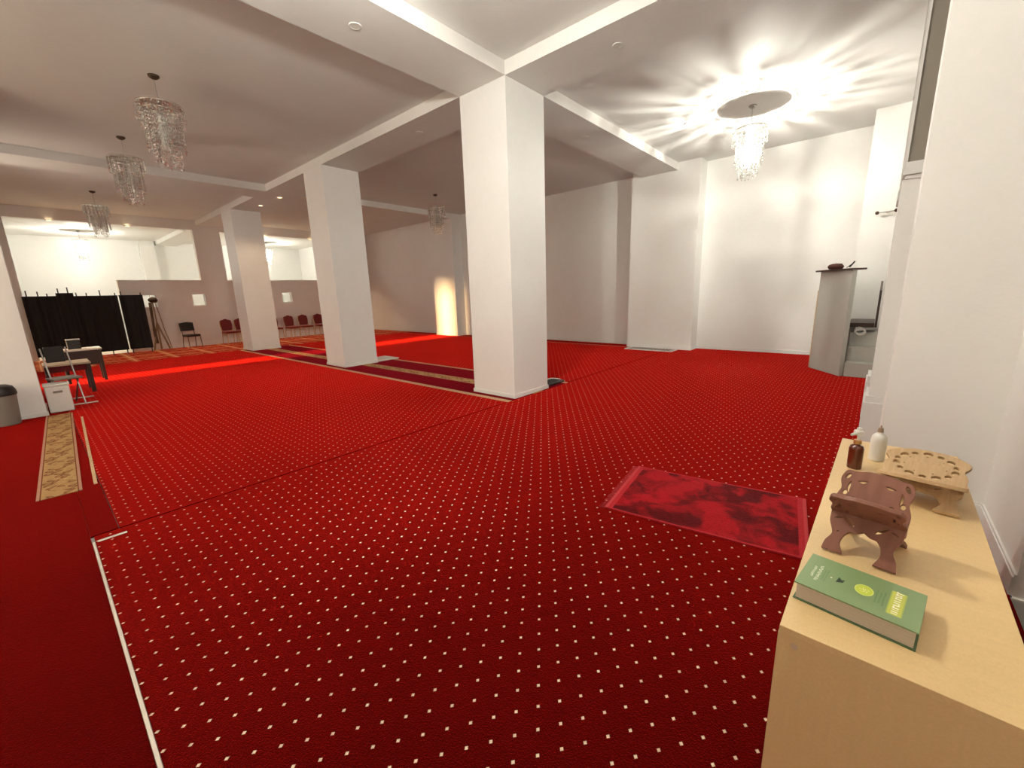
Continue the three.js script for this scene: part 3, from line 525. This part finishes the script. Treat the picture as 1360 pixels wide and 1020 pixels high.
for (const [x, a, nth] of [[5.40, 0.1, 'second'], [6.55, 0.05, 'third'], [7.2, 0.12, 'fourth'], [7.78, 0.08, 'fifth'], [8.42, 0.02, 'sixth']]) dup(red, [x, 0, -18.42], a, `red banquet chair with gold frame, ${nth} in the row counted from the black chair`);
red.rotation.y = 0.12;
const blk = banquetChair('black chair with open lower back standing alone by the wall', M.blackPlastic, M.bronze, false); blk.position.set(3.72, 0, -18.38); blk.rotation.y = 0.18; blk.name = numbered('black_chair');
// tripod with a covered head
{
  const t = thing('tripod_stand', 'brown tripod stand with a dark covered head next to the black screens', 'tripod stand', [2.86, 0, -18.5]);
  const br = std({ color: lin(0.27, 0.18, 0.10), roughness: 0.7 });
  mesh('pole', bar([0, 0.35, 0], [0.0, 1.66, 0], 0.022), br, t);
  for (const [x, z] of [[-0.22, 0.1], [0.2, 0.12], [0.02, -0.2]]) mesh('leg', bar([0, 0.95, 0], [x, 0.03, z], 0.026), br, t);
  const g = new THREE.SphereGeometry(0.13, 14, 10); { const p = g.attributes.position; for (let i = 0; i < p.count; i++) { const k = 1 + 0.3 * (fbm(p.getX(i) * 14 + 20, p.getY(i) * 14 + p.getZ(i) * 9 + 20, 64, 2) - 0.5); p.setXYZ(i, p.getX(i) * k, p.getY(i) * 0.75 * k, p.getZ(i) * 0.8 * k); } g.computeVertexNormals(); g.translate(0.02, 1.70, 0); }
  mesh('covered_head', g, std({ color: lin(0.05, 0.025, 0.015), roughness: 0.9 }), t);
  mesh('hanging_cloth', [bar([-0.07, 1.62, 0.03], [-0.11, 0.75, 0.03], 0.045, 7, 0.035), bar([-0.11, 0.75, 0.03], [-0.10, 0.25, 0.04], 0.045, 7, 0.045)], std({ color: lin(0.10, 0.055, 0.03), roughness: 0.9 }), t);
  mesh('strap', tube([[0.06, 1.6, 0.02], [0.12, 1.1, 0.04], [0.16, 0.7, 0.05], [0.24, 0.25, 0.06], [0.26, 0.04, 0.06]], 0.014, 24, 6), br, t);
}
// black curtain screens on stands
function screen(x0, x1, y1, label, poles, z) {
  const t = thing('portable_screen', label, 'screen', [(x0 + x1) / 2, 0, z], 0, 'black portable screens'), w = x1 - x0;
  const g = new THREE.BoxGeometry(w, y1 - 0.14, 0.012, Math.round(w * 40), 1, 1); const p = g.attributes.position;
  for (let i = 0; i < p.count; i++) { const x = p.getX(i) + x0; p.setZ(i, p.getZ(i) + 0.022 * Math.sin(x * 23 + 1.5 * Math.sin(x * 7)) + 0.01 * Math.sin(x * 51)); }
  g.translate(0, (y1 + 0.14) / 2, 0); g.computeVertexNormals(); mesh('curtain', g, M.blackCloth, t);
  mesh('crossbar', bar([-w / 2, y1 - 0.02, -0.045], [w / 2, y1 - 0.02, -0.045], 0.013), M.blackPlastic, t);
  for (const x of poles) { const lx = x - (x0 + x1) / 2; const q = mesh('pole', bar([lx, 0, -0.05], [lx, y1 + 0.12 + 0.05 * Math.sin(x * 9), -0.05], 0.014), M.blackPlastic, t); mesh('foot', [bar([lx, 0.013, -0.09], [lx, 0.013, 0.03], 0.012)], M.blackPlastic, q); }
}
screen(0.0, 0.70, 1.89, 'black curtain screen beside the edge of the opening', [0.1, 0.32, 0.5], -18.36);
screen(0.67, 1.03, 1.97, 'tall narrow black curtain screen between two wide ones', [0.73, 0.93], -18.22);
screen(1.00, 2.005, 1.88, 'wide black curtain screen below the bright opening', [1.1, 1.32, 1.62, 1.96], -18.36);
screen(2.035, 2.62, 1.88, 'black curtain screen next to the tripod stand', [2.10, 2.58], -18.36);

// ------------------------------------------------------------------ things by the pier
{
  const t = thing('waste_bin', 'grey waste bin with black lid in front of the pier', 'waste bin', [-0.45, 0, -8.86]);
  mesh('body', new THREE.LatheGeometry([[0, 0], [0.13, 0], [0.14, 0.01], [0.165, 0.42], [0.155, 0.42], [0, 0.40]].map(a => new THREE.Vector2(...a)), 28), M.greyPlastic, t);
  mesh('lid', new THREE.LatheGeometry([[0.172, 0.41], [0.176, 0.43], [0.17, 0.48], [0.15, 0.525], [0.10, 0.55], [0, 0.555]].map(a => new THREE.Vector2(...a)), 28), M.blackPlastic, t);
}
{
  const t = thing('storage_box', 'whitish plastic storage box standing against the pier corner', 'storage box', [0.10, 0, -9.32]);
  mesh('body', rbox(-0.13, 0.13, 0, 0.40, -0.14, 0.14, 0.02, 3), M.whitePlastic, t);
  mesh('lid', rbox(-0.14, 0.14, 0.40, 0.43, -0.15, 0.15, 0.012, 3), M.whitePlastic, t);
  mesh('handle', rbox(-0.05, 0.05, 0.30, 0.33, 0.138, 0.152, 0.006), M.greyPlastic, t);
}
{
  const t = thing('folding_chair', 'grey folding chair with black backrest behind the storage box', 'chair', [0.17, 0, -9.82], 0.2);
  mesh('backrest', rbox(-0.10, 0.12, 0.70, 0.95, -0.02, 0.01, 0.012, 3), M.blackPlastic, t);
  mesh('seat', rbox(-0.16, 0.18, 0.44, 0.47, -0.02, 0.34, 0.012, 3), M.greyPlastic, t);
  for (const q of [-0.13, 0.15]) { mesh('leg', bar([q, 0.93, -0.03], [q, 0.012, 0.30], 0.011), M.steel, t); mesh('leg', bar([q, 0.45, 0.24], [q, 0.012, -0.14], 0.011), M.steel, t); }
}
{
  const t = thing('low_table', 'low table with pale top and dark legs beside the pier', 'table', [0.42, 0, -11.2]);
  mesh('tabletop', rbox(-0.40, 0.20, 0.53, 0.565, -0.35, 0.35, 0.008), M.rawWood, t);
  for (const [x, z] of [[-0.36, 0.3], [-0.36, -0.3], [0.16, 0.3], [0.16, -0.3]]) mesh('leg', rbox(x - 0.03, x + 0.03, 0, 0.53, z - 0.03, z + 0.03, 0.004), M.darkWood, t);
  mesh('apron', box(-0.33, 0.13, 0.42, 0.53, 0.27, 0.29), M.redCloth, t);
}
for (const z of [-10.29, -9.62]) tag(mesh('floor_rod', bar([0.24, 0.012, z], [0.52, 0.012, z + 0.03], 0.012), M.paleMetal), z < -10 ? 'thin pale metal rod on the red carpet nearer the low table' : 'thin pale metal rod on the red carpet beside the storage box', 'rod', 'rods on the carpet');
{
  const t = thing('desk', 'dark desk with a pale edge in front of the black screens', 'desk', [0.62, 0, -12.6]);
  mesh('desktop', rbox(-0.32, 0.30, 0.66, 0.70, -0.25, 0.25, 0.006), M.paleMetal, t);
  mesh('front_panel', box(-0.30, 0.28, 0.36, 0.66, 0.20, 0.22), M.darkWood, t);
  for (const [x, z] of [[-0.28, 0.2], [-0.28, -0.2], [0.26, 0.2], [0.26, -0.2]]) mesh('leg', rbox(x - 0.025, x + 0.025, 0, 0.66, z - 0.025, z + 0.025, 0.003), M.darkWood, t);
  const b = thing('black_case', 'black case with pale metal rim standing on the desk', 'case', [0.53, 0.70, -12.55]);
  mesh('body', rbox(-0.10, 0.10, 0, 0.20, -0.10, 0.10, 0.01), M.blackPlastic, b);
  mesh('rim', [rbox(-0.104, 0.104, 0.185, 0.205, -0.104, 0.104, 0.004)], M.steel, b);
}

renderer.render(scene, camera);
